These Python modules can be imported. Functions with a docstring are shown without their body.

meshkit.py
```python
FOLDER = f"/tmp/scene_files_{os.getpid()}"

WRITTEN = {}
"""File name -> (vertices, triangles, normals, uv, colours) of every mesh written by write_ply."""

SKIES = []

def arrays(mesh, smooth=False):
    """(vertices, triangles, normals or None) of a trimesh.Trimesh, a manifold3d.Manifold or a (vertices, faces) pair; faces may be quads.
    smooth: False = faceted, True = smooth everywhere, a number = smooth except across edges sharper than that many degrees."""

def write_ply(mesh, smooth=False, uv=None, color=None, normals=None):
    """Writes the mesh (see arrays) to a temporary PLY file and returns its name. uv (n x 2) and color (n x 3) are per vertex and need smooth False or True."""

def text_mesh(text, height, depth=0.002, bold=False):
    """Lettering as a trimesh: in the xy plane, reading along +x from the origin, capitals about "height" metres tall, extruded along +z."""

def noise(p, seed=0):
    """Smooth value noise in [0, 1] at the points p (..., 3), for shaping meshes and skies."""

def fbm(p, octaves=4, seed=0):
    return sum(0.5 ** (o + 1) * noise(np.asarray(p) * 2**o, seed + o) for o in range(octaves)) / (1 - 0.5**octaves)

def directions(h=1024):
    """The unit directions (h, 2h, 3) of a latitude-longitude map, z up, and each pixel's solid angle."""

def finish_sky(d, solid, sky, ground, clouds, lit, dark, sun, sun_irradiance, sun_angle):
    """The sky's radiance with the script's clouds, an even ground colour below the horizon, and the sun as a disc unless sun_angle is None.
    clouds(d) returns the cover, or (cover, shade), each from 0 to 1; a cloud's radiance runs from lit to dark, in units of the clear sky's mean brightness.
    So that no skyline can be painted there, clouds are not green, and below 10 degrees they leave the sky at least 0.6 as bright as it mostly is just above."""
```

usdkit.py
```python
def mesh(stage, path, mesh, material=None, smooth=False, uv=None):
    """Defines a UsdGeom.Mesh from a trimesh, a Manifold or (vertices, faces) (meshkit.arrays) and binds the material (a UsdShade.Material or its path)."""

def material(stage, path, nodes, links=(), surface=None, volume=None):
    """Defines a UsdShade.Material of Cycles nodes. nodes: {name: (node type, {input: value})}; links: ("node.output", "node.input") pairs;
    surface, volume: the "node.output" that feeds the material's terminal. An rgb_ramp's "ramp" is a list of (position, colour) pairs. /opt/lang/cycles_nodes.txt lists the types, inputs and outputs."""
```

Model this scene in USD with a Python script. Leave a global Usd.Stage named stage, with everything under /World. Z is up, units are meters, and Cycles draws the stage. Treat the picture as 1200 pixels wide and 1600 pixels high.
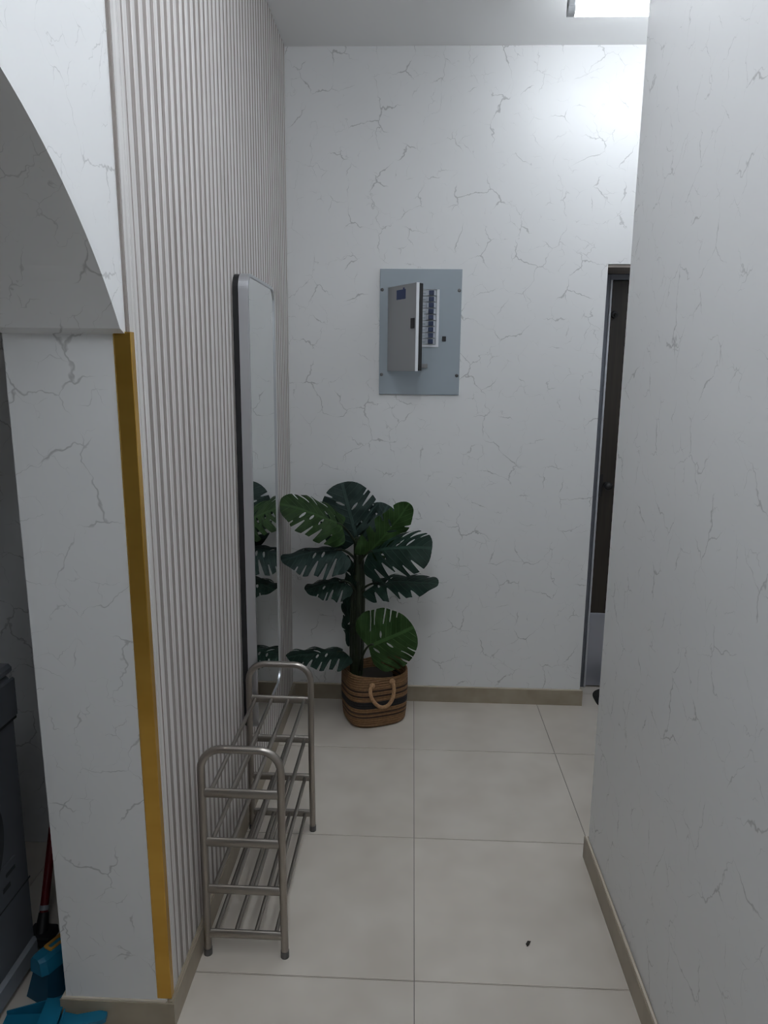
import math, numpy as np, trimesh, usdkit, meshkit
import shapely
from shapely.geometry import Polygon, box as sbox, Point, LineString
from shapely.ops import unary_union
from scipy.spatial import Delaunay
from pxr import Usd, UsdGeom, Gf, UsdShade
rng = np.random.default_rng(7)
stage = Usd.Stage.CreateInMemory()
UsdGeom.SetStageUpAxis(stage, UsdGeom.Tokens.z)
UsdGeom.SetStageMetersPerUnit(stage, 1.0)
world = UsdGeom.Xform.Define(stage, '/World')
stage.SetDefaultPrim(world.GetPrim())
UsdGeom.Scope.Define(stage, '/World/Looks')

# ------------------------------------------------------------------ camera, exposure, light levels
EXPOSURE = 0.0
LAMP = 28.5            # emission of the visible tube light, cool white
LAMP_MID = 37.0        # emission of the corridor tube light ahead of the camera
LAMP_REAR = 49.0       # emission of the corridor tube light over the camera
LAMP_COLOR = (0.88, 0.94, 1.0)
cam = UsdGeom.Camera.Define(stage, '/World/camera')
F = np.array([-0.03756157, 0.98095535, -0.19056687])
R = np.array([0.99912302, 0.04039672, 0.01101321])
U = np.array([-0.01850175, 0.18998607, 0.98161244])
EYE = (0.0, 0.0, 1.58714)
cam.AddTransformOp().Set(Gf.Matrix4d(*R, 0, *U, 0, *(-F), 0, *EYE, 1))
cam.CreateHorizontalApertureAttr(24.0)
cam.CreateVerticalApertureAttr(32.0)
cam.CreateFocalLengthAttr(24.0 * 1124.79 / 1200.0)
cam.CreateClippingRangeAttr(Gf.Vec2f(0.02, 60))
cam.CreateExposureAttr(EXPOSURE)

# ------------------------------------------------------------------ helpers
used = {}
def numbered(path):
    n = used.get(path, 0); used[path] = n + 1
    return path if n == 0 else '%s_%03d' % (path, n)

def meta(prim, label=None, cat=None, group=None, kind=None):
    for k, v in (('label', label), ('category', cat), ('group', group), ('kind', kind)):
        if v: prim.SetCustomDataByKey(k, v)
    return prim

def thing(name, label=None, cat=None, loc=(0, 0, 0), group=None, kind=None, rotz=0.0):
    x = UsdGeom.Xform.Define(stage, numbered('/World/' + name))
    x.AddTranslateOp().Set(Gf.Vec3d(*map(float, loc)))
    if rotz: x.AddRotateZOp().Set(float(rotz))
    return meta(x.GetPrim(), label, cat, group, kind)

def obj(name, mesh, mat, parent=None, smooth=False, label=None, cat=None, kind=None, group=None, uv=None, off=(0, 0, 0)):
    base = str(parent.GetPath()) if parent is not None else '/World'
    if isinstance(mesh, list): mesh = trimesh.util.concatenate(mesh)
    if any(off):
        mesh = mesh.copy(); mesh.apply_translation(off)
    m = usdkit.mesh(stage, numbered(base + '/' + name), mesh, mat, smooth=smooth, uv=uv)
    return meta(m.GetPrim(), label, cat, group, kind)

def bx(x0, x1, y0, y1, z0, z1, c=0.0):
    """Box, with chamfered edges if c > 0."""
    if c <= 0:
        b = trimesh.creation.box((x1 - x0, y1 - y0, z1 - z0))
        b.apply_translation(((x0 + x1) / 2, (y0 + y1) / 2, (z0 + z1) / 2)); return b
    c = min(c, .49 * min(x1 - x0, y1 - y0, z1 - z0))
    pts = []
    for X, sx in ((x0, 1), (x1, -1)):
        for Y, sy in ((y0, 1), (y1, -1)):
            for Z, sz in ((z0, 1), (z1, -1)):
                pts += [(X, Y + sy * c, Z + sz * c), (X + sx * c, Y, Z + sz * c), (X + sx * c, Y + sy * c, Z)]
    return trimesh.Trimesh(pts).convex_hull

def cyl(p, q, r, n=20, r2=None):
    return tube([p, q], [r, r if r2 is None else r2], n)

def tube(pts, rad, n=12, flat=1.0):
    """Swept round tube through the points with closed ends."""
    P = np.asarray(pts, float); k = len(P)
    rad = np.full(k, rad) if np.ndim(rad) == 0 else np.asarray(rad, float)
    T = np.gradient(P, axis=0); T /= np.linalg.norm(T, axis=1, keepdims=True)
    a = np.array([0, 0, 1.0]) if abs(T[0, 2]) < .9 else np.array([1.0, 0, 0])
    N = np.cross(T[0], a); N /= np.linalg.norm(N)
    V = []; ang = np.linspace(0, 2 * np.pi, n, endpoint=False)
    for i in range(k):
        N = N - T[i] * (N @ T[i]); N /= np.linalg.norm(N); B = np.cross(T[i], N)
        V.append(P[i] + rad[i] * (np.cos(ang)[:, None] * N + flat * np.sin(ang)[:, None] * B))
    V = np.vstack(V + [P[:1], P[-1:]]); Fc = []
    for i in range(k - 1):
        for j in range(n):
            a0, a1, b0, b1 = i * n + j, i * n + (j + 1) % n, (i + 1) * n + j, (i + 1) * n + (j + 1) % n
            Fc += [(a0, a1, b1), (a0, b1, b0)]
    for j in range(n):
        Fc += [(k * n, (j + 1) % n, j), (k * n + 1, (k - 1) * n + j, (k - 1) * n + (j + 1) % n)]
    m = trimesh.Trimesh(V, Fc, process=False); m.fix_normals(); return m

def arc(c, r, a0, a1, ax, ay, n=8):
    c, ax, ay = np.array(c, float), np.array(ax, float), np.array(ay, float)
    return [c + r * (math.cos(t) * ax + math.sin(t) * ay) for t in np.linspace(a0, a1, n)]

def extr(poly, t, axes='yz', at=0.0):
    """Extrude a shapely polygon by t. axes 'yz': polygon in (y,z), extruded along +x from x=at; 'xy': along z; 'xz': along y."""
    m = trimesh.creation.extrude_polygon(poly, t, engine='earcut')
    v = m.vertices.copy()
    if axes == 'yz': v = np.stack([v[:, 2] + at, v[:, 0], v[:, 1]], 1)
    elif axes == 'xz': v = np.stack([v[:, 0], v[:, 2] + at, v[:, 1]], 1)
    else: v = np.stack([v[:, 0], v[:, 1], v[:, 2] + at], 1)
    m = trimesh.Trimesh(v, m.faces, process=False); m.fix_normals(); return m

def rrect(x0, x1, y0, y1, r, n=8):
    return sbox(x0 + r, y0 + r, x1 - r, y1 - r).buffer(r, quad_segs=n)

def lathe(profile, n=32):
    return trimesh.creation.revolve(np.array(profile, float), sections=n)

# ------------------------------------------------------------------ materials
def mat(name, color, rough=.5, metal=0.0, **kw):
    d = {'base_color': color, 'roughness': rough, 'metallic': metal}; d.update(kw)
    return usdkit.material(stage, '/World/Looks/' + name, {'p': ('principled_bsdf', d)}, [], surface='p.BSDF')

def mat_noise(name, c0, c1, scale=(8, 8, 8), rough=.5, metal=0.0, bump=0.0, bscale=60.0, detail=4.0, lo=.35, hi=.65, **kw):
    d = {'roughness': rough, 'metallic': metal}; d.update(kw)
    nodes = {'g': ('geometry', {}), 'mp': ('mapping', {'scale': scale}), 'n': ('noise_texture', {'scale': 1.0, 'detail': detail}),
             'r': ('rgb_ramp', {'ramp': [(lo, c0), (hi, c1)]}), 'p': ('principled_bsdf', d)}
    links = [('g.position', 'mp.vector'), ('mp.vector', 'n.vector'), ('n.fac', 'r.fac'), ('r.color', 'p.base_color')]
    if bump:
        nodes['n2'] = ('noise_texture', {'scale': bscale, 'detail': 3.0}); nodes['b'] = ('bump', {'strength': bump, 'distance': .002})
        links += [('g.position', 'n2.vector'), ('n2.fac', 'b.height'), ('b.normal', 'p.normal')]
    return usdkit.material(stage, '/World/Looks/' + name, nodes, links, surface='p.BSDF')

def wallpaper():
    """Off-white marble-look wallpaper: broken grey crackle veins and a faint satin emboss."""
    base, vein = (.80, .80, .80), (.27, .265, .26)
    N = {'g': ('geometry', {}), 'sx': ('separate_xyz', {}), 'uu': ('math', {'math_type': 'add'}), 'cv': ('combine_xyz', {}),   # unrolled wall coordinates (x + y, z)
         'w': ('noise_texture', {'scale': 7.0, 'detail': 4.0, 'roughness': .62}),
         'ws': ('vector_math', {'math_type': 'multiply_add', 'vector2': (.13, .13, 0)}),
         'mx': ('mix_color', {'a': base, 'b': vein}), 'add': ('math', {'math_type': 'maximum'}),
         'p': ('principled_bsdf', {'roughness': .42, 'specular_ior_level': .5})}
    L = [('g.position', 'sx.vector'), ('sx.x', 'uu.value1'), ('sx.y', 'uu.value2'), ('uu.value', 'cv.x'), ('sx.z', 'cv.y'), ('g.position', 'w.vector'), ('w.color', 'ws.vector1'), ('cv.vector', 'ws.vector3'),
         ('add.value', 'mx.fac'), ('mx.result', 'p.base_color')]
    # two layers of cell-edge cracks; a noise sets each stroke's width, so that strokes taper out and break
    for k, scale, mscale, wid, lo, hi, dark in (('1', 7.5, 10.0, .034, .46, .73, .56), ('2', 15.0, 13.0, .030, .50, .74, .33)):
        N.update({'v' + k: ('voronoi_texture', {'feature': 'distance_to_edge', 'dimensions': '2D', 'scale': scale}),
                  'm' + k: ('noise_texture', {'scale': mscale, 'detail': 1.0}),
                  'k' + k: ('rgb_ramp', {'ramp': [(lo, (.0004, .0004, .0004)), (hi, (wid, wid, wid))]}),
                  'd' + k: ('math', {'math_type': 'divide'}),
                  'r' + k: ('rgb_ramp', {'ramp': [(0.0, (1, 1, 1)), (.35, (.75, .75, .75)), (1.0, (0, 0, 0))]}),
                  'h' + k: ('rgb_ramp', {'ramp': [(lo, (.25, .25, .25)), (hi - .06, (1, 1, 1))]}),
                  'x' + k: ('math', {'math_type': 'multiply'}), 'y' + k: ('math', {'math_type': 'multiply', 'value2': dark})})
        L += [('ws.vector', 'v%s.vector' % k), ('g.position', 'm%s.vector' % k), ('m%s.fac' % k, 'k%s.fac' % k), ('m%s.fac' % k, 'h%s.fac' % k), ('v%s.distance' % k, 'd%s.value1' % k), ('k%s.color' % k, 'd%s.value2' % k),
              ('d%s.value' % k, 'r%s.fac' % k), ('r%s.color' % k, 'x%s.value1' % k), ('h%s.color' % k, 'x%s.value2' % k), ('x%s.value' % k, 'y%s.value1' % k), ('y%s.value' % k, 'add.value%s' % k)]
    return usdkit.material(stage, '/World/Looks/marble_wallpaper', N, L, surface='p.BSDF')
M = {}
M['paper'] = wallpaper()
M['ceiling'] = mat('ceiling_paint', (.88, .88, .877), .75)
M['slat'] = mat_noise('slat_laminate', (.55, .52, .505), (.68, .655, .645), (90, 90, 2.2), .45)
M['groove'] = mat_noise('groove_laminate', (.22, .185, .170), (.34, .302, .285), (90, 90, 3.0), .6)
M['tile'] = [mat_noise('floor_tile_%s' % w, tuple(k * c for c in (.575, .518, .452)), tuple(k * c for c in (.655, .60, .532)), (5, 5, 5), .28, lo=.3, hi=.7, detail=2.0) for w, k in (('pale', 1.03), ('mid', 1.0), ('deep', .965))]
M['grout'] = mat('tile_grout', (.10, .095, .09), .9)
M['skirting'] = mat_noise('stone_skirting', (.29, .242, .175), (.37, .318, .24), (9, 9, 9), .4)
M['skirtedge'] = mat('skirting_edge', (.62, .55, .46), .6)
M['gold'] = mat_noise('gold_trim', (.60, .34, .06), (.68, .40, .08), (3, 3, 14), .26, .85)
M['chrome'] = mat('brushed_steel', (.36, .33, .30), .30, 1.0)
M['silver'] = mat('satin_aluminium', (.62, .63, .66), .33, .9)
M['mirror'] = mat('mirror_glass', (.84, .87, .87), .015, 1.0)
M['black'] = mat('matt_black', (.012, .012, .013), .5)
M['panelgrey'] = mat('grey_enamel', (.33, .38, .42), .42)
M['doorgrey'] = mat('door_enamel', (.34, .35, .36), .4)
M['whiteplastic'] = mat('white_plastic', (.75, .77, .80), .35)
M['breaker'] = mat('breaker_plastic', (.52, .55, .60), .4)
M['navy'] = mat('navy_plastic', (.02, .035, .09), .4)
M['navylabel'] = mat('navy_label', (.035, .06, .16), .5)
M['screw'] = mat('screw_steel', (.13, .13, .13), .4, .7)
M['bracket'] = mat('bracket_steel', (.30, .30, .30), .4, .6)
M['brown'] = mat_noise('dark_brown_wood', (.022, .017, .013), (.036, .028, .021), (60, 60, 3), .38)
M['frame'] = mat('slate_frame', (.17, .18, .21), .4, .3)
M['lintel'] = mat_noise('lintel_board', (.22, .19, .17), (.29, .25, .22), (3, 30, 30), .5)
M['bead'] = mat('pale_bead', (.62, .64, .68), .35, .2)
M['kick'] = mat('kick_plate_steel', (.48, .50, .58), .38, .75)
M['rubber'] = mat_noise('black_mat', (.008, .008, .008), (.018, .017, .016), (200, 200, 200), .9, bump=.6, bscale=500)
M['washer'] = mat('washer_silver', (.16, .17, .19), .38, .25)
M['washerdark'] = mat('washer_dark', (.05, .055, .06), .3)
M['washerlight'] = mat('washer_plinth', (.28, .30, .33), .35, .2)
M['glassdark'] = mat('porthole_glass', (.02, .022, .025), .06)
M['teal'] = mat_noise('teal_plastic', (.006, .13, .23), (.009, .17, .29), (6, 6, 6), .38)
M['tealbristle'] = mat('teal_bristle', (.004, .06, .11), .6)
M['orange'] = mat('orange_plastic', (.52, .25, .04), .5)
M['red'] = mat('red_handle', (.13, .006, .009), .3)
M['housing'] = mat('lamp_housing', (.62, .64, .66), .4)
M['soil'] = mat('dark_filler', (.02, .015, .01), .9)
M['rope'] = mat_noise('jute_rope', (.30, .17, .08), (.42, .25, .13), (120, 120, 120), .85, bump=.8, bscale=300)
M['stem'] = mat_noise('plant_stem', (.006, .012, .004), (.018, .028, .010), (30, 30, 12), .55)

def emitter(name, color, strength):
    return usdkit.material(stage, '/World/Looks/' + name, {'e': ('emission', {'color': color, 'strength': strength})}, [], surface='e.emission')

def leaf_mat(name, c0, c1, trans):
    """Satin leaf: pale veins drawn from the leaf's own uv (u along the midrib, v across)."""
    N = {'uv': ('uvmap', {'attribute': 'st'}), 's': ('separate_xyz', {}),
         'av': ('math', {'math_type': 'absolute'}),
         'sk': ('math', {'math_type': 'multiply_add', 'value2': -.75}), 'fr': ('math', {'math_type': 'multiply', 'value2': 8.5}),
         'fp': ('math', {'math_type': 'fraction'}), 'ce': ('math', {'math_type': 'subtract', 'value2': .5}), 'ab': ('math', {'math_type': 'absolute'}),
         'rv': ('rgb_ramp', {'ramp': [(.0, (1, 1, 1)), (.05, (.4, .4, .4)), (.12, (0, 0, 0))]}),
         'rm': ('rgb_ramp', {'ramp': [(.0, (1, 1, 1)), (.018, (1, 1, 1)), (.03, (0, 0, 0))]}),
         'mx': ('math', {'math_type': 'maximum'}), 'hf': ('math', {'math_type': 'multiply', 'value2': .5}),
         'g': ('geometry', {}), 'n': ('noise_texture', {'scale': 25.0, 'detail': 3.0}), 'r': ('rgb_ramp', {'ramp': [(.35, c0), (.65, c1)]}),
         'mc': ('mix_color', {'b': tuple(min(1, 2.0 * c + .01) for c in c1)}),
         'b': ('bump', {'strength': .35, 'distance': .004}),
         'p': ('principled_bsdf', {'roughness': .55, 'specular_ior_level': .22}), 't': ('translucent_bsdf', {'color': tuple(1.3 * c for c in c1)}), 'm': ('mix_closure', {'fac': trans})}
    L = [('uv.UV', 's.vector'), ('s.y', 'av.value1'), ('av.value', 'sk.value1'), ('s.x', 'sk.value3'), ('sk.value', 'fr.value1'), ('fr.value', 'fp.value1'), ('fp.value', 'ce.value1'), ('ce.value', 'ab.value1'),
         ('ab.value', 'rv.fac'), ('av.value', 'rm.fac'), ('rv.color', 'mx.value1'), ('rm.color', 'mx.value2'), ('mx.value', 'hf.value1'), ('g.position', 'n.vector'), ('n.fac', 'r.fac'),
         ('r.color', 'mc.a'), ('hf.value', 'mc.fac'), ('mc.result', 'p.base_color'), ('mx.value', 'b.height'), ('b.normal', 'p.normal'),
         ('p.BSDF', 'm.closure1'), ('t.BSDF', 'm.closure2')]
    return usdkit.material(stage, '/World/Looks/' + name, N, L, surface='m.closure')
M['leaf_dark'] = leaf_mat('leaf_dark', (.006, .019, .013), (.012, .032, .022), .10)
M['leaf_blue'] = leaf_mat('leaf_blue', (.011, .025, .021), (.020, .040, .034), .10)
M['leaf_green'] = leaf_mat('leaf_green', (.010, .030, .006), (.020, .050, .010), .12)
M['leaf_bright'] = leaf_mat('leaf_bright', (.020, .052, .012), (.036, .082, .022), .14)

def weave_mat():
    """Tan coiled basket with horizontal dark stripes at the heights of the woven bands (object z in metres from the floor)."""
    tan, drk, blk = (.215, .115, .050), (.045, .022, .011), (.010, .009, .010)
    H = .25
    st = [(0, tan), (.215, tan), (.216, drk), (.25, drk), (.251, tan), (.29, tan), (.291, drk), (.325, drk), (.326, tan), (.40, tan), (.401, blk), (.535, blk), (.536, tan),
          (.62, tan), (.621, drk), (.655, drk), (.656, tan), (.72, tan), (.721, drk), (.755, drk), (.756, tan), (1, tan)]
    N = {'tc': ('texture_coordinate', {}), 's': ('separate_xyz', {}), 'd': ('math', {'math_type': 'multiply', 'value2': 1 / H}), 'r': ('rgb_ramp', {'ramp': st}),
         'wn': ('noise_texture', {'scale': 90.0, 'detail': 2.0}), 'rn': ('rgb_ramp', {'ramp': [(.3, (.75, .75, .75)), (.7, (1.1, 1.1, 1.1))]}), 'mu': ('vector_math', {'math_type': 'multiply'}),
         'wv': ('wave_texture', {'wave_type': 'bands', 'bands_direction': 'z', 'scale': 28.0, 'distortion': .6, 'detail': 1.0}), 'b': ('bump', {'strength': .6, 'distance': .003}),
         'p': ('principled_bsdf', {'roughness': .8})}
    L = [('tc.object', 's.vector'), ('s.z', 'd.value1'), ('d.value', 'r.fac'), ('tc.object', 'wn.vector'), ('wn.fac', 'rn.fac'), ('r.color', 'mu.vector1'), ('rn.color', 'mu.vector2'), ('mu.vector', 'p.base_color'),
         ('tc.object', 'wv.vector'), ('wv.fac', 'b.height'), ('b.normal', 'p.normal')]
    return usdkit.material(stage, '/World/Looks/woven_basket', N, L, surface='p.BSDF')
M['weave'] = weave_mat()

# ------------------------------------------------------------------ the setting
XL, XW, XB = -0.565, -0.572, -0.822          # slatted face, corridor face of the left wall, its far face
XR, YR, YB, HC = 0.6085, 2.163, 3.3175, 2.924
YN, XP, XU, YU = -2.4, 2.1, -1.65, 2.15     # near end, passage end, utility room's far side and back
S = dict(kind='structure')
E1 = .12
# left wall: one slab with the arched opening (profile in y,z); the pier leans about a degree as in the photograph
cy, cz, cr = 0.572, 1.0885, 1.0256
a1 = math.atan2(1.665 - cz, math.sqrt(cr ** 2 - (1.665 - cz) ** 2))
arch = [(cy + cr * math.cos(t), cz + cr * math.sin(t)) for t in np.linspace(a1, math.pi - a1, 61)]
open_ = Polygon([(1.478, -.2), (1.4455, 1.655)] + arch + [(2 * cy - 1.4455, 1.655), (2 * cy - 1.478, -.2)])
wall = sbox(YN, 0, YB + E1, HC).difference(open_)
obj('wall_left', extr(wall, XW - XB, 'yz', XB), M['paper'], label='left corridor wall in white marble wallpaper with the wide arched opening', cat='wall', **S)
# back wall with the doorway
DX0, DX1, DZ = 0.8375, 1.62, 2.06
wb = sbox(XB, 0, XP + E1, HC).difference(sbox(DX0, -.1, DX1, DZ))
obj('wall_back', extr(wb, .22, 'xz', YB), M['paper'], label='white marble wallpaper wall at the end behind plant and breaker panel', cat='wall', **S)
wr = Polygon([(XR, YN), (XR, YR), (XP + E1, YR), (XP + E1, YR - .14), (XR + .14, YR - .14), (XR + .14, YN)])
obj('wall_right', extr(wr, HC, 'xy', 0), M['paper'], label='right corridor wall in white marble wallpaper ending at a corner', cat='wall', **S)
obj('wall_passage', bx(XP, XP + E1, YR, YB, 0, HC), M['paper'], label='end wall of the side passage beyond the right corner', cat='wall', **S)
obj('wall_near', bx(XW - .25, XR + .14, YN - E1, YN, 0, HC), M['paper'], label='wall closing the corridor behind the viewer', cat='wall', **S)
obj('wall_utility_back', bx(XU, XB, YU, YU + E1, 0, HC), M['paper'], label='dim marble wallpaper wall at the back of the utility room', cat='wall', **S)
obj('wall_utility_left', bx(XU - E1, XU, YN - E1, YU + E1, 0, HC), M['paper'], label='dim wall behind the washing machine', cat='wall', **S)
obj('wall_utility_near', bx(XU, XB, YN - E1, YN, 0, HC), M['paper'], label='near wall of the utility room beyond the arch', cat='wall', **S)
obj('ceiling', bx(XU - E1, XP + E1, YN - E1, YB + .5, HC, HC + .08), M['ceiling'], label='plain white painted ceiling above the corridor', cat='ceiling', **S)
# floor: bed with single tiles, clipped to the rooms
fl = thing('floor', 'pale beige polished floor tiles with thin dark joints', 'floor', **S)
obj('grout', bx(XU - E1, XP + E1, YN - E1, YB + .6, -.06, -.004), M['grout'], fl)
rooms = unary_union([sbox(XW, YN, XR, YB), sbox(XR - .01, YR, XP, YB), sbox(XU, YN, XB, YU), sbox(XB - .01, 2 * cy - 1.478, XW + .01, 1.478), sbox(DX0, YB - .01, DX1, YB + .6)])
tx, ty, n = .0313, 2.8426, 0
for i in range(-4, 5):
    for j in range(-10, 3):
        c = sbox(tx + .6 * i + .0009, ty + .6 * j + .0009, tx + .6 * i + .5991, ty + .6 * j + .5991).intersection(rooms)
        for g in getattr(c, 'geoms', [c]):
            if g.area < 2e-4: continue
            z = rng.uniform(-.0003, .0003)
            inner = g.buffer(-.0012, join_style=2)
            lo = extr(g, .010, 'xy', -.0115 + z)
            hi = extr(inner, .0015, 'xy', -.0015 + z) if inner.geom_type == 'Polygon' and not inner.is_empty else None
            obj('tile', [lo] + ([hi] if hi is not None else []), M['tile'][n % 3 if rng.random() < .5 else 1], fl); n += 1
# skirtings
SK = .08
def skirt(name, poly, label, h=SK):
    a = extr(poly, h - .004, 'xy', 0); b = extr(poly.buffer(-.003, join_style=2), .004, 'xy', h - .004)
    o_ = obj(name, a, M['skirting'], label=label, cat='skirting', **S)
    obj('top_edge', b, M['skirting' if name == 'baseboard_left' else 'skirtedge'], o_, label=None if name == 'baseboard_left' else 'pale unglazed top edge')
skirt('baseboard_left', sbox(XW, 1.466, -.555, YB - .0135), 'beige stone skirting under the slatted wall panel')
skirt('baseboard_pier', unary_union([sbox(XB, 1.465, XW, 1.4905), sbox(XB - .012, 1.465, XB, 1.56), sbox(XW - .004, 1.465, -.552, 1.4655)]), 'beige stone skirting across the foot of the arch pier')
skirt('baseboard_back', sbox(XW, YB - .013, DX0 + .012, YB), 'beige stone skirting along the end wall behind the basket')
skirt('baseboard_door', sbox(DX0, YB, DX0 + .012, YB + .19), 'short beige skirting return inside the doorway')
skirt('baseboard_right', sbox(XR - .012, YN, XR, YR + .013), 'beige stone skirting along the right corridor wall')
skirt('baseboard_passage', sbox(XR, YR, XP, YR + .013), 'beige skirting on the passage side of the right wall')

# slatted cladding on the left wall
def yedge(z): return 1.478 - (1.478 - 1.4455) * z / 1.665
sp = thing('slatted_wall_panel', 'greige vertical slatted cladding covering the left wall from gold corner to end wall', 'wall panel')
z0, z1 = SK, HC - .001
obj('backing', extr(Polygon([(yedge(z0) + .001, z0), (YB - .001, z0), (YB - .001, z1), (yedge(z1) + .001, z1)]), XL - .0014 - XW, 'yz', XW), M['groove'], sp)
et = extr(Polygon([(yedge(z0) + .007, z0), (yedge(z0) + .056, z0), (yedge(z1) + .056, z1), (yedge(z1) + .007, z1)]), .0018, 'yz', XL - .0014)
obj('edge_trim', [et, extr(Polygon([(yedge(z0) + .034, z0), (yedge(z0) + .046, z0), (yedge(z1) + .046, z1), (yedge(z1) + .034, z1)]), .0012, 'yz', XL)], M['slat'], sp)
PITCH, y = .0415, 1.546
ns = int((YB - .004 - y) / PITCH) + 1
PITCH = (YB - .006 - .0215 - y) / (ns - 1)
for k in range(ns):
    yy = y + k * PITCH
    sh = lambda z: (yedge(z) - yedge(0)) * max(0, 1 - k / 12.0)
    prof = [(XL - .0014, .0), (XL - .0003, .0012), (XL, .004), (XL, .0175), (XL - .0003, .0203), (XL - .0014, .0215)]
    V = [(px, yy + q + sh(zz), zz) for zz in (z0, z1) for px, q in prof]
    m = trimesh.Trimesh(V).convex_hull
    obj('slat', m, M['slat'], sp)
# gold corner strip on the pier edge
gx = thing('gold_corner_trim', 'brass gold edge strip running up the corner of the arch pier', 'corner trim')
def strip(prof):
    V = []
    for zz in (.085, 1.66): V += [(x, yedge(zz) + q, zz) for x, q in prof]
    return trimesh.Trimesh(V).convex_hull
obj('front_leg', strip([(XW - .025, -.0005), (XL + .0045, -.0005), (XL + .0045, -.003), (XL + .0035, -.0042), (XW - .022, -.0042), (XW - .025, -.002)]), M['gold'], gx)
obj('side_leg', strip([(XL + .0002, -.0004), (XL + .0045, -.0004), (XL + .0045, .015), (XL + .004, .016), (XL + .0002, .0165)]), M['gold'], gx)

# ------------------------------------------------------------------ lamps
def batten(x0, x1, y, name, label, glow, loc=(0, 0, 0), rotz=0.0, drop=0.0):
    t = thing(name, label, 'ceiling light', loc=loc, rotz=rotz)
    c = HC - drop
    obj('housing', bx(x0, x1, y - .016, y + .016, c - .014, HC - .0005, .003), M['housing'], t)
    obj('tube', cyl((x0 + .022, y, c - .034), (x1 - .022, y, c - .034), .0195, 10), glow, t, smooth=40, label='glowing white tube')
    for xa in (x0, x1 - .024):
        obj('end_cap', [bx(xa, xa + .024, y - .020, y + .020, c - .030, c - .001, .003), cyl((xa, y, c - .034), (xa + .024, y, c - .034), .0205, 24)], M['housing'], t)
    return t
batten(.508, 1.71, 2.795, 'ceiling_light', 'lit white tube light on the ceiling, cut off by the right wall corner', emitter('lamp_glow', LAMP_COLOR, LAMP), drop=.068)
batten(-.60, .60, 0.0, 'ceiling_light', 'tube light on the corridor ceiling ahead of the viewer, above the frame', emitter('lamp_glow_mid', LAMP_COLOR, LAMP_MID), loc=(.10, 1.40, 0), rotz=90)
batten(-.60, .60, 0.0, 'ceiling_light', 'tube light on the corridor ceiling directly over the viewer', emitter('lamp_glow_rear', LAMP_COLOR, LAMP_REAR), loc=(0, 0, 0), rotz=90)

# ------------------------------------------------------------------ doorway in the back wall
dr = thing('door_1', 'dark brown door with grey frame half hidden by the right wall', 'door', **S)
DY = YB + .205
obj('lintel', bx(DX0 - .0, DX1, YB + .004, DY, DZ - .014, DZ - .001, .001), M['lintel'], dr, label='brown-grey lintel board under the opening')
obj('frame', bx(DX0 + .001, .906, DY, DY + .05, .001, DZ - .015, .002), M['frame'], dr)
obj('frame', bx(DX1 - .06, DX1 - .001, DY, DY + .05, .001, DZ - .015, .002), M['frame'], dr)
obj('frame_head', bx(.906, DX1 - .06, DY, DY + .05, DZ - .04, DZ - .015, .001), M['frame'], dr)
obj('bead', bx(.906, .9155, DY - .006, DY + .05, .001, DZ - .04, .002), M['bead'], dr, label='pale metal bead along the frame')
leaf_ = obj('leaf', bx(.9165, DX1 - .062, DY + .008, DY + .045, .006, DZ - .042, .002), M['brown'], dr)
obj('kick_plate', bx(.918, DX1 - .07, DY + .0055, DY + .0079, .008, .40, .0005), M['kick'], dr, label='blue-grey steel kick plate')
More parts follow.
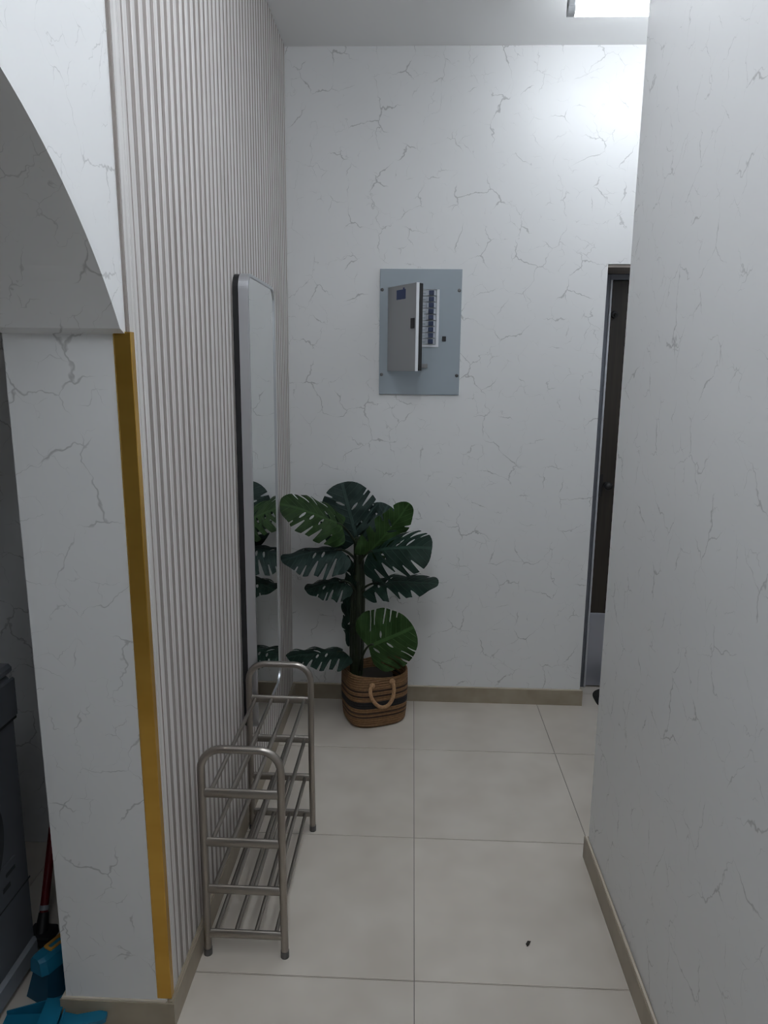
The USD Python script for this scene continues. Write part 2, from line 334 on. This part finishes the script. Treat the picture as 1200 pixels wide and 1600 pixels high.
kn = obj('door_handle', [cyl((.952, DY + .008, 1.057), (.952, DY - .008, 1.057), .016, 20), cyl((.952, DY - .008, 1.057), (.952, DY - .03, 1.057), .009, 16),
                 trimesh.creation.icosphere(3, .021, ).apply_translation((.952, DY - .035, 1.057))], M['black'], dr, smooth=40, label='round black knob')
obj('lock_plate', bx(.918, .934, DY + .002, DY + .0078, 1.0, 1.11, .001), M['black'], dr)
obj('hook', [cyl((.935, DY + .008, 1.864), (.935, DY - .006, 1.864), .016, 20), cyl((.935, DY - .006, 1.864), (.935, DY - .028, 1.858), .006, 10)], M['black'], dr, smooth=40)
dm = rrect(.928, 1.5, YB - .075, DY - .02, .10, 10)
obj('door_mat', [extr(dm, .006, 'xy', 0.0005), extr(dm.buffer(-.008), .004, 'xy', .0065)], M['rubber'], label='black round-cornered mat lying in front of the dark door', cat='door mat')

# ------------------------------------------------------------------ distribution board
db = thing('distribution_board', 'grey metal electrical distribution board with its small door swung open', 'electrical panel')
YF = YB - .010
px0, px1, pz0, pz1 = -.156, .2055, 1.489, 2.034
hx0, hx1, hz0, hz1 = .012, .108, 1.700, 1.948
pl = sbox(px0, pz0, px1, pz1).difference(sbox(hx0, hz0, hx1, hz1))
obj('face_plate', [extr(pl.buffer(-.0015, join_style=2), .0095, 'xz', YF), extr(pl, .007, 'xz', YF + .0025)], M['panelgrey'], db)
wf = sbox(hx0, hz0, hx1, hz1).difference(sbox(hx0 + .007, hz0 + .010, hx1 - .011, hz1 - .001))
obj('window_frame', extr(wf, .006, 'xz', YF - .004), M['whiteplastic'], db, label='white plastic border around the breakers')
bz0, bz1 = hz0 + .011, hz1 - .002
step = (bz1 - bz0) / 9
for k in range(9):
    b0 = bz0 + k * step
    br = obj('breaker', [bx(hx0 + .008, hx1 - .012, YF + .002, YF + .009, b0 + .0010, b0 + step - .0010, .001), bx(.052, .0885, YF - .003, YF + .003, b0 + .002, b0 + step - .002, .001)], M['breaker'], db)
    obj('toggle', bx(.061, .0835, YF - .012, YF - .002, b0 + .0035, b0 + step - .0035, .0015), M['navy'], br, label='navy blue switch lever')
    obj('print_mark', bx(.028, .047, YF + .0012, YF + .0023, b0 + .008, b0 + .0135), M['panelgrey'], br)
for sx, sz in ((-.1455, 1.945), (.1945, 1.944), (-.145, 1.577), (.1935, 1.576)):
    s_ = lathe([(0, 0), (.0075, 0), (.0072, .002), (.004, .0035), (0, .0037)], 16)
    s_.apply_transform(trimesh.transformations.rotation_matrix(math.pi / 2, (1, 0, 0))); s_.apply_translation((sx, YF, sz))
    obj('screw', s_, M['screw'], db, smooth=40)
obj('latch_keeper', bx(.124, .141, YF - .004, YF + .001, 1.725, 1.747, .001), M['black'], db)
obj('stay_bracket', [bx(.028, .062, YF - .012, YF + .001, 1.608, 1.626, .002), bx(.024, .03, YF - .014, YF + .001, 1.60, 1.655, .001)], M['bracket'], db)
# hinged cover, opened about 58 degrees
th = math.radians(58)
def hinge(m):
    T = trimesh.transformations.rotation_matrix(-th, (0, 0, 1)); m = m.copy(); m.apply_transform(T); m.apply_translation((-.117, YF - .002, 0)); return m
W, dz0, dz1 = .236, 1.593, 1.954
dd = obj('cover', hinge(trimesh.util.concatenate([bx(0, W, -.003, 0, dz0, dz1, .001), bx(0, W, 0, .012, dz0, dz0 + .002), bx(0, W, 0, .012, dz1 - .002, dz1), bx(0, .002, 0, .008, dz0, dz1)])), M['doorgrey'], db, label='open hinged cover')
obj('cover_edge', hinge(bx(W - .002, W + .0015, -.0032, .011, dz0, dz1, .0008)), M['whiteplastic'], dd, label='pale free edge of the cover')
obj('gasket', hinge(bx(W - .009, W + .0012, .0112, .0300, dz0 + .002, dz1 - .002, .002)), M['black'], dd, label='black rubber gasket strip')
obj('cover_latch', hinge(bx(W - .040, W - .010, -.0055, -.0025, 1.770, 1.812, .001)), M['black'], dd)
obj('sticker', hinge(trimesh.util.concatenate([bx(.075, .150, -.0036, -.003, 1.895, 1.935), bx(.128, .140, -.0036, -.003, 1.935, 1.942)])), M['navylabel'], dd, label='dark blue maker sticker')

# ------------------------------------------------------------------ wall mirror
mr = thing('wall_mirror', 'tall narrow mirror in a silver round-cornered frame hung on the slats', 'mirror')
my0, my1, mz0, mz1, xf = 2.290, 2.728, .355, 1.886, -.515
o = rrect(my0, my1, mz0, mz1, .05, 10); i_ = rrect(my0 + .010, my1 - .010, mz0 + .010, mz1 - .010, .042, 10)
obj('back_board', extr(o.buffer(-.002), .018, 'yz', XL + .0005), M['black'], mr, label='black backing board')
o2 = o.buffer(-.0015)
obj('frame', [extr(o.difference(i_), .0295, 'yz', xf - .031), extr(o2.difference(i_), .0015, 'yz', xf - .0015)], M['silver'], mr)
obj('glass', extr(i_.buffer(.001), .004, 'yz', xf - .008), M['mirror'], mr)

# ------------------------------------------------------------------ shoe rack
rk = thing('shoe_rack', 'empty four-tier metal tube shoe rack beside the slatted wall', 'shoe rack')
rx0, rx1, rtop = -.539, -.328, .618
for yy in (1.706, 2.266):
    rr = .058
    P = [(rx0, yy, .012), (rx0, yy, .30), (rx0, yy, rtop - rr)] + arc((rx0 + rr, yy, rtop - rr), rr, math.pi, math.pi / 2, (1, 0, 0), (0, 0, 1))[1:] + arc((rx1 - rr, yy, rtop - rr), rr, math.pi / 2, 0, (1, 0, 0), (0, 0, 1)) + [(rx1, yy, .30), (rx1 + .003, yy, .012)]
    fr = obj('end_frame', tube(P, .0105, 16), M['chrome'], rk, smooth=50)
    for x in (rx0, rx1 + .003): obj('foot_cap', cyl((x, yy, .0), (x, yy, .02), .0118, 16), M['screw'], fr, smooth=40)
for z in (.492, .347, .204, .066):
    for yy in (1.706, 2.266):
        obj('cross_bar', tube([(rx0, yy, z), (rx1, yy, z)], .008, 14, 1.7), M['chrome'], rk, smooth=50)
    for k in range(4):
        x = rx0 + .022 + k * (rx1 - rx0 - .044) / 3
        obj('shelf_rail', cyl((x, 1.706, z), (x, 2.266, z), .0062, 12), M['chrome'], rk, smooth=50)

# ------------------------------------------------------------------ basket and plant
BC = np.array((-.156, 3.135, 0.0)); BA = 23.0
bk = thing('woven_basket', 'tan woven basket with dark stripes holding the monstera', 'basket', loc=BC, rotz=BA)
def ring(z, w, d, r, n=56, e=3.2):
    t = np.linspace(0, 2 * math.pi, n, endpoint=False)
    c, s = np.cos(t), np.sin(t)
    return np.stack([w / 2 * np.sign(c) * np.abs(c) ** (2 / e), d / 2 * np.sign(s) * np.abs(s) ** (2 / e), np.full(n, z)], 1)
def loft(rings, close=True):
    n = len(rings[0]); V = np.vstack(rings); Fc = []
    for i in range(len(rings) - 1):
        for j in range(n):
            a0, a1, b0, b1 = i * n + j, i * n + (j + 1) % n, (i + 1) * n + j, (i + 1) * n + (j + 1) % n
            Fc += [(a0, a1, b1), (a0, b1, b0)]
    V = np.vstack([V, rings[0].mean(0), rings[-1].mean(0)]); k = len(rings) * n
    for j in range(n):
        Fc += [(k, (j + 1) % n, j), (k + 1, (len(rings) - 1) * n + j, (len(rings) - 1) * n + (j + 1) % n)]
    m = trimesh.Trimesh(V, Fc, process=False); m.fix_normals(); return m
rings = []
for z in np.linspace(0, .245, 50):
    f = z / .245
    w = .272 + .018 * f + .010 * math.sin(math.pi * f); d = .228 + .015 * f + .012 * math.sin(math.pi * f)
    k = 1 - .10 * max(0, 1 - z / .02) ** 2
    kk = k + .004 * math.cos(z * 2 * math.pi / .0098)
    rg = ring(z, w * kk, d * kk, 0)
    rg[:, 2] += .010 * f * np.sin(np.arctan2(rg[:, 1], rg[:, 0]) * 2 + .8)
    rings.append(rg)
for z, s in ((.250, .985), (.249, .955), (.235, .94), (.15, .93), (.02, .90)):
    rg = ring(z, .290 * s, .243 * s, 0); rg[:, 2] += .010 * (z / .245) * np.sin(np.arctan2(rg[:, 1], rg[:, 0]) * 2 + .8); rings.append(rg)
obj('body', loft(rings), M['weave'], bk, smooth=60)
def onface(x, y, z): return np.array((x, y, z))
hp = [(-.055, -.121, .212), (-.068, -.135, .19), (-.060, -.146, .155), (-.030, -.149, .122), (.004, -.149, .118), (.030, -.147, .142), (.042, -.142, .185), (.040, -.124, .220)]
from scipy.interpolate import CubicSpline
cs = CubicSpline(range(len(hp)), hp); HP = cs(np.linspace(0, len(hp) - 1, 36))
obj('handle', [tube(HP, .0085, 10), trimesh.creation.icosphere(2, .014).apply_translation(hp[0]), trimesh.creation.icosphere(2, .014).apply_translation(hp[-1])], M['rope'], bk, smooth=50, label='looped jute rope handle')
hb = [(x, -y_, z) for x, y_, z in hp]
obj('handle', [tube(CubicSpline(range(len(hb)), hb)(np.linspace(0, len(hb) - 1, 30)) * np.array((1, .97, 1)), .0085, 10)], M['rope'], bk, smooth=50)

pt = thing('monstera_plant', 'artificial monstera plant with split green leaves on a thick stem', 'plant', loc=(0, 0, 0))
obj('filler', trimesh.creation.cylinder(.085, .05).apply_translation((BC[0], BC[1], .185)), M['soil'], pt, smooth=40)
stems = []
base = np.array((-.24, 3.125, .19))
for dx, dy, r, top in ((0, 0, .024, .86), (.020, .008, .017, .80), (-.018, .012, .015, .70), (.006, -.020, .015, .62)):
    P = [base + (.55 * dx, .55 * dy, 0), base + (dx, dy, .2), base + (dx * 1.0 + .004, dy, .42), (base[0] + dx * .6 + .004, base[1] + dy, top)]
    stems.append(tube(CubicSpline(range(4), P)(np.linspace(0, 3, 16)), np.linspace(r * 1.1, r * .75, 16), 12))
for m_ in stems: obj('stem', m_, M['stem'], pt, smooth=50)

def leaf_mesh(L_, W_, seed, cuts, bend, fold, droop, slit):
    r_ = np.random.default_rng(seed)
    t = np.linspace(0, math.pi, 60)
    u = .44 - .60 * np.cos(t); u = u + .17 * np.clip(1 - t / .55, 0, 1) ** 1.5
    v = .5 * np.sin(t) ** .80 * (1 + .16 * np.cos(t))
    u, v = u * L_, v * W_
    outline = Polygon(np.vstack([np.stack([u, v], 1), np.stack([u, -v], 1)[::-1]])).buffer(0)
    cut = []
    for sgn in (-1, 1):
        for k in range(cuts):
            uu = (.08 + .80 * (k + .5 * (sgn > 0)) / cuts + r_.uniform(-.02, .02)) * L_
            hw = W_ * .5
            d = np.array((.55 + .25 * k / cuts, sgn * 1.0)); d /= np.linalg.norm(d)
            p0 = np.array((uu, sgn * hw * r_.uniform(.34, .52))) + d * .01
            ln = W_ * .62
            nrm = np.array((-d[1], d[0])); w0, w1 = .0025, slit * L_ / .24 * r_.uniform(.7, 1.4)
            cut.append(Polygon([p0 - nrm * w0, p0 + d * ln * .35 - nrm * w1 * .55, p0 + d * ln - nrm * w1 * 1.25, p0 + d * ln + nrm * w1 * 1.25, p0 + d * ln * .35 + nrm * w1 * .55, p0 + nrm * w0]))
            if k < cuts - 1 and r_.random() < .5:
                q = np.array((uu + .05 * L_, sgn * hw * .2)); el = shapely.affinity.rotate(shapely.affinity.scale(Point(*q).buffer(1, 5), .020 * L_ / .24, .0055), math.degrees(math.atan2(d[1], d[0])))
                cut.append(el)
    g = outline.difference(unary_union(cut)).buffer(-.0025).buffer(.0025)
    if g.geom_type != 'Polygon': g = max(g.geoms, key=lambda a: a.area)
    g = g.segmentize(.011).simplify(.0007)
    g = g.segmentize(.012)
    B = np.vstack([np.array(g.exterior.coords)[:-1]] + [np.array(h.coords)[:-1] for h in g.interiors])
    x0, y0, x1, y1 = g.bounds
    gx_, gy_ = np.meshgrid(np.arange(x0, x1, .012), np.arange(y0 - y0 % .012, y1, .012))
    G = np.stack([gx_.ravel(), gy_.ravel()], 1)
    G = G[shapely.contains_xy(g.buffer(-.005), G[:, 0], G[:, 1])]
    P = np.vstack([B, G]); tri = Delaunay(P).simplices
    c = P[tri].mean(1); tri = tri[shapely.contains_xy(g, c[:, 0], c[:, 1])]
    a = P[tri]; ar = np.abs(np.cross(a[:, 1] - a[:, 0], a[:, 2] - a[:, 0])); tri = tri[ar > 1e-8]
    u, v = P[:, 0], P[:, 1]
    vv = np.abs(v) / (W_ / 2)
    kap = bend / L_ + 1e-6
    X = np.sin(kap * u) / kap; Z = -(1 - np.cos(kap * u)) / kap
    Z = Z + fold * np.abs(v) - droop * W_ * vv ** 2 * .5
    Z = Z + .008 * np.sin(u / L_ * 17 + seed) * vv + .010 * (meshkit.noise(np.stack([u * 18, v * 18, np.full(len(u), seed)], 1)) - .5)
    Y = v * (1 - .25 * abs(droop) * vv)
    top = np.stack([X, Y, Z], 1)
    n = len(top)
    bot = top - (0, 0, .0012)
    # orient up
    a = P[tri]; flip = np.cross(a[:, 1] - a[:, 0], a[:, 2] - a[:, 0]) < 0; tri[flip] = tri[flip][:, ::-1]
    e = np.vstack([tri[:, [0, 1]], tri[:, [1, 2]], tri[:, [2, 0]]]); es = {tuple(q) for q in e}
    side = [q for q in es if (q[1], q[0]) not in es]
    Fc = np.vstack([tri, tri[:, ::-1] + n] + [np.array([(a_, a_ + n, b_ + n), (a_, b_ + n, b_)]) for a_, b_ in side])
    uv = np.stack([u / L_, v / W_], 1)
    return np.vstack([top, bot]), Fc, np.vstack([uv, uv])

def leaf(B, T, N, W_, mt, stem_at, cuts=5, bend=.5, fold=.12, droop=.25, seed=1, label=None, slit=.0125):
    B, T, N = (np.array(a, float) for a in (B, T, N))
    a = T - B; L_ = np.linalg.norm(a) * 1.02 * (1 + bend ** 2 / 24)
    a /= np.linalg.norm(a); n = N - a * (N @ a); n /= np.linalg.norm(n)
    # lift the start so that the bent blade still ends near T
    a2 = a * math.cos(bend / 2) + n * math.sin(bend / 2); n2 = n * math.cos(bend / 2) - a * math.sin(bend / 2); b = np.cross(n2, a2)
    V, Fc, uv = leaf_mesh(L_, W_, seed, cuts, bend, fold, droop, slit)
    V = B + V @ np.stack([a2, b, n2])
    lf = obj('leaf', trimesh.Trimesh(V, Fc, process=False), mt, pt, smooth=True, uv=uv, label=label)
    S_ = np.array(stem_at, float)
    mid = (S_ + B) / 2 + (0, 0, .015) + a * -.01
    obj('petiole', tube(CubicSpline(range(4), [S_, S_ * .4 + mid * .6 + (0, 0, .006), mid * .35 + B * .65 + (0, 0, .006), B + a2 * .03])(np.linspace(0, 3, 14)), np.linspace(.0075, .004, 14), 8), M['stem'], lf, smooth=50)
st = lambda z: (-.236, 3.125, z)
leaf((-.300, 3.06, .925), (-.535, 2.95, 1.035), (.10, -.62, .75), .250, M['leaf_green'], st(.80), 5, .45, .10, .35, 11, 'green split leaf reaching the mirror')
leaf((-.240, 3.16, .835), (-.312, 3.21, 1.080), (.05, -1, .25), .300, M['leaf_blue'], st(.76), 5, .35, .10, .25, 12, 'upright blue-green leaf at the top')
leaf((-.185, 3.18, .850), (-.110, 3.23, .985), (.1, -1, .4), .20, M['leaf_blue'], st(.78), 4, .3, .1, .2, 13)
leaf((-.190, 3.08, .795), (-.018, 3.06, 1.020), (.55, -.75, .25), .175, M['leaf_bright'], st(.72), 4, .25, .12, .15, 14, 'bright green leaf raised to the right')
leaf((-.185, 3.08, .800), (.078, 2.99, .850), (-.05, -.72, .70), .290, M['leaf_dark'], st(.70), 5, .75, .05, .50, 15, 'dark drooping split leaf on the right', slit=.021)
leaf((-.165, 3.09, .655), (.105, 3.00, .690), (.05, -.28, .96), .250, M['leaf_dark'], st(.58), 4, .40, .10, .35, 16, slit=.020)
leaf((-.300, 3.06, .815), (-.530, 2.95, .800), (0, -.30, .95), .260, M['leaf_blue'], st(.73), 5, .45, .05, .55, 17)
leaf((-.285, 3.07, .670), (-.440, 2.99, .655), (.05, -.22, .96), .200, M['leaf_dark'], st(.58), 4, .45, .08, .45, 18)
leaf((-.178, 3.005, .395), (.008, 2.965, .500), (.05, -1, .10), .300, M['leaf_bright'], (-.222, 3.09, .25), 5, .18, .05, .12, 19, 'large round bright leaf low over the basket', slit=.0062)
leaf((-.300, 3.10, .325), (-.520, 2.98, .345), (0, -.10, 1), .240, M['leaf_dark'], (-.25, 3.12, .22), 5, .35, .10, .35, 20, 'dark flat leaf low on the left')
leaf((-.262, 3.14, .36), (-.285, 3.15, .60), (-.5, -.8, .1), .085, M['leaf_dark'], (-.25, 3.13, .28), 3, .2, .15, .2, 21)
leaf((-.255, 3.14, .60), (-.280, 3.12, .77), (-.6, -.7, .2), .085, M['leaf_dark'], (-.24, 3.13, .52), 3, .2, .15, .2, 22)

# ------------------------------------------------------------------ utility room: washing machine, broom, squeegee, dustpan
wm = thing('washing_machine', 'silver-grey front-loading washing machine seen dimly through the arch', 'washing machine')
wx, wy0, wy1 = -.996, 1.065, 1.662
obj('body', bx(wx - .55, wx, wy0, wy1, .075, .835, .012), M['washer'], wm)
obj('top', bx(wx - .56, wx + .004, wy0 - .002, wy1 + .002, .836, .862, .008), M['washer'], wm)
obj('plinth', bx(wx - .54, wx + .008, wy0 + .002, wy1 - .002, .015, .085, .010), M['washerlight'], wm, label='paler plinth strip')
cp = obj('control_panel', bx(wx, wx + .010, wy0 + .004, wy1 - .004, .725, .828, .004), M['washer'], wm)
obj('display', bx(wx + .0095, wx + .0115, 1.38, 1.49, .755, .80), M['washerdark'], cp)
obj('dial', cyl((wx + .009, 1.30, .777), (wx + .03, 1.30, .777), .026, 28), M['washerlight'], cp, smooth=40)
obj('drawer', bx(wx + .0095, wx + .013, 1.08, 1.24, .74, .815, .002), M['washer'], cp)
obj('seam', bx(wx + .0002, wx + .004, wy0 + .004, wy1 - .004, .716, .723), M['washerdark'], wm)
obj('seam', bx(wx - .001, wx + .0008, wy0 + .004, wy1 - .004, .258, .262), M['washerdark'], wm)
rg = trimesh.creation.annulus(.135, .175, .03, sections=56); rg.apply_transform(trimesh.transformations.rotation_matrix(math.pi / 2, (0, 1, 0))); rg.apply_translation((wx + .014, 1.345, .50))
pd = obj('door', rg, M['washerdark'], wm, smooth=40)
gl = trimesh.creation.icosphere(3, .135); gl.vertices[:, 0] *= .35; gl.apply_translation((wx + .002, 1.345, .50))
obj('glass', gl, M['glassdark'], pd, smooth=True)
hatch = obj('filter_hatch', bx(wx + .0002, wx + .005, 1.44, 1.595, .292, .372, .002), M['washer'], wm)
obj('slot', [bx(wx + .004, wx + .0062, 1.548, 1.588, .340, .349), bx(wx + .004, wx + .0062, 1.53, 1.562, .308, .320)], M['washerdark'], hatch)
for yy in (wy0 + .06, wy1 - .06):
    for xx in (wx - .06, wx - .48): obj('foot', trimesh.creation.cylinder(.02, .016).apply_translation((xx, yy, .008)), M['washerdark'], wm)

# red-handled squeegee leaning on the utility wall, its head on the floor
sq = thing('squeegee', 'red-handled squeegee with black socket standing beside the washing machine', 'squeegee')
A0, A1 = np.array((-1.010, 1.712, .040)), np.array((-1.069, 2.138, .742))
dv = (A1 - A0) / np.linalg.norm(A1 - A0)
obj('handle', tube([A0 + dv * .035, A0 + dv * .5, A1 - dv * .01], .0115, 14), M['red'], sq, smooth=50)
obj('socket', tube([A0 - dv * .02, A0 + dv * .02, A0 + dv * .05], [.017, .016, .0135], 14), M['black'], sq, smooth=50)
obj('collar', tube([A0 + dv * .055, A0 + dv * .068], .0128, 14), M['washerlight'], sq, smooth=50, label='pale collar')
obj('blade_holder', bx(-1.045, -.975, 1.682, 1.742, .018, .046, .004), M['black'], sq)
obj('blade', bx(-1.044, -.976, 1.708, 1.716, .001, .024, .001), M['black'], sq)

# blue broom head
bh = thing('broom', 'blue push broom head with orange plate tucked behind the arch pier', 'broom')
ax = np.array((.43, .903, 0)); nx = np.array((.903, -.43, 0)); c0 = np.array((-.862, 1.665, 0))
def diag(m):
    m = m.copy(); T = np.eye(4); T[:3, 0] = ax; T[:3, 1] = -nx; T[:3, 3] = c0; m.apply_transform(T); return m
blk = trimesh.Trimesh([(u, v, z) for u, q in ((-.150, .7), (-.135, 1), (.135, 1), (.150, .7)) for v, z in ((-.030 * q, .082), (.030 * q, .082), (-.024 * q, .118), (.024 * q, .118), (-.014 * q, .126), (.014 * q, .126))]).convex_hull
obj('block', diag(blk), M['teal'], bh)
bl = trimesh.Trimesh([(u, v, z) for u, v, z in [(s * a_, w, z) for s in (-1, 1) for a_, w_, z in ((.135, .026, .083), (.155, .040, .002)) for w in (-w_, w_)]]).convex_hull
obj('bristles', diag(bl), M['tealbristle'], bh, label='teal bristle block')
op = diag(extr(rrect(-.115, -.02, -.014, .014, .005).difference(rrect(-.108, -.072, -.007, .007, .003)).difference(rrect(-.063, -.027, -.007, .007, .003)), .004, 'xy', .1255))
obj('plate', op, M['orange'], bh, label='orange plate with two slots')
obj('handle', tube([c0 + (.0, .0, .12), c0 + (.0, .12, .50), c0 + (0, .26, .93)], .011, 14), M['red'], bh, smooth=50)
obj('socket', tube([c0 + (0, -.002, .115), c0 + (0, .02, .19)], [.02, .014], 14), M['teal'], bh, smooth=50)

# dustpan
dp = thing('dustpan', 'teal plastic dustpan lying on the floor at the foot of the arch pier', 'dustpan', loc=(-.820, 1.424, 0), rotz=9)
pan = []
fl_ = Polygon([(-.152, -.085), (0, -.075), (0, .075), (-.152, .085)])
pan.append(extr(fl_, .003, 'xy', .002))
def wallseg(p, q, h0, h1, t=.003):
    p, q = np.array(p), np.array(q); d = (q - p) / np.linalg.norm(q - p); nn = np.array((-d[1], d[0])) * t
    return trimesh.Trimesh([(*(p + s), z) for s, _ in ((0 * nn, 0), (nn, 0)) for z in (.002, h0)] + [(*(q + s), z) for s, _ in ((0 * nn, 0), (nn, 0)) for z in (.002, h1)]).convex_hull
bp_ = [(-.152, .085), (-.02, .077)] + [(-.02 + .02 * math.sin(a), .057 + .02 * math.cos(a)) for a in np.linspace(.2, 1.57, 6)] + [(.002, .0)]
hs = [.014, .050] + [.054] * 6 + [.042]
for k in range(len(bp_) - 1):
    pan.append(wallseg(bp_[k], bp_[k + 1], hs[k], hs[k + 1])); 
    m = pan[-1].copy(); m.vertices[:, 1] *= -1; m.fix_normals(); pan.append(m)
cover = trimesh.Trimesh([(-.050, -.077, .048), (-.050, .077, .048), (-.002, -.066, .053), (-.002, .066, .053), (-.050, -.077, .051), (-.050, .077, .051), (-.002, -.066, .056), (-.002, .066, .056)]).convex_hull
obj('pan', pan + [cover], M['teal'], dp)
hpf = [(-.002, .014, .040), (.03, .016, .040), (.095, .020, .040), (.112, .019, .040)]
hg = trimesh.Trimesh([(x, .012 + s * w, z) for x, w, zz in ((-.002, .026, .034), (.04, .015, .036), (.10, .018, .040), (.118, .010, .041)) for s in (-1, 1) for z in (zz - .016, zz)] )
hg = trimesh.util.concatenate([trimesh.Trimesh([(x, .012 + s * w, z) for x, w, zz in pr for s in (-1, 1) for z in (zz - .012, zz)]).convex_hull for pr in (((-.002, .030, .042), (.035, .015, .045)), ((.035, .015, .045), (.09, .016, .050)), ((.09, .016, .050), (.108, .009, .051)))])
obj('handle', hg, M['teal'], dp)
# small dark chip on the floor
ch = trimesh.Trimesh([(0, 0, .0005), (.014, .022, .0005), (.004, .020, .003), (-.003, .008, .003), (.006, .004, .0035)]).convex_hull
ch.apply_translation((.350, 1.775, 0))
obj('floor_debris', ch, M['soil'], label='tiny dark chip of debris lying on a floor tile', cat='debris')
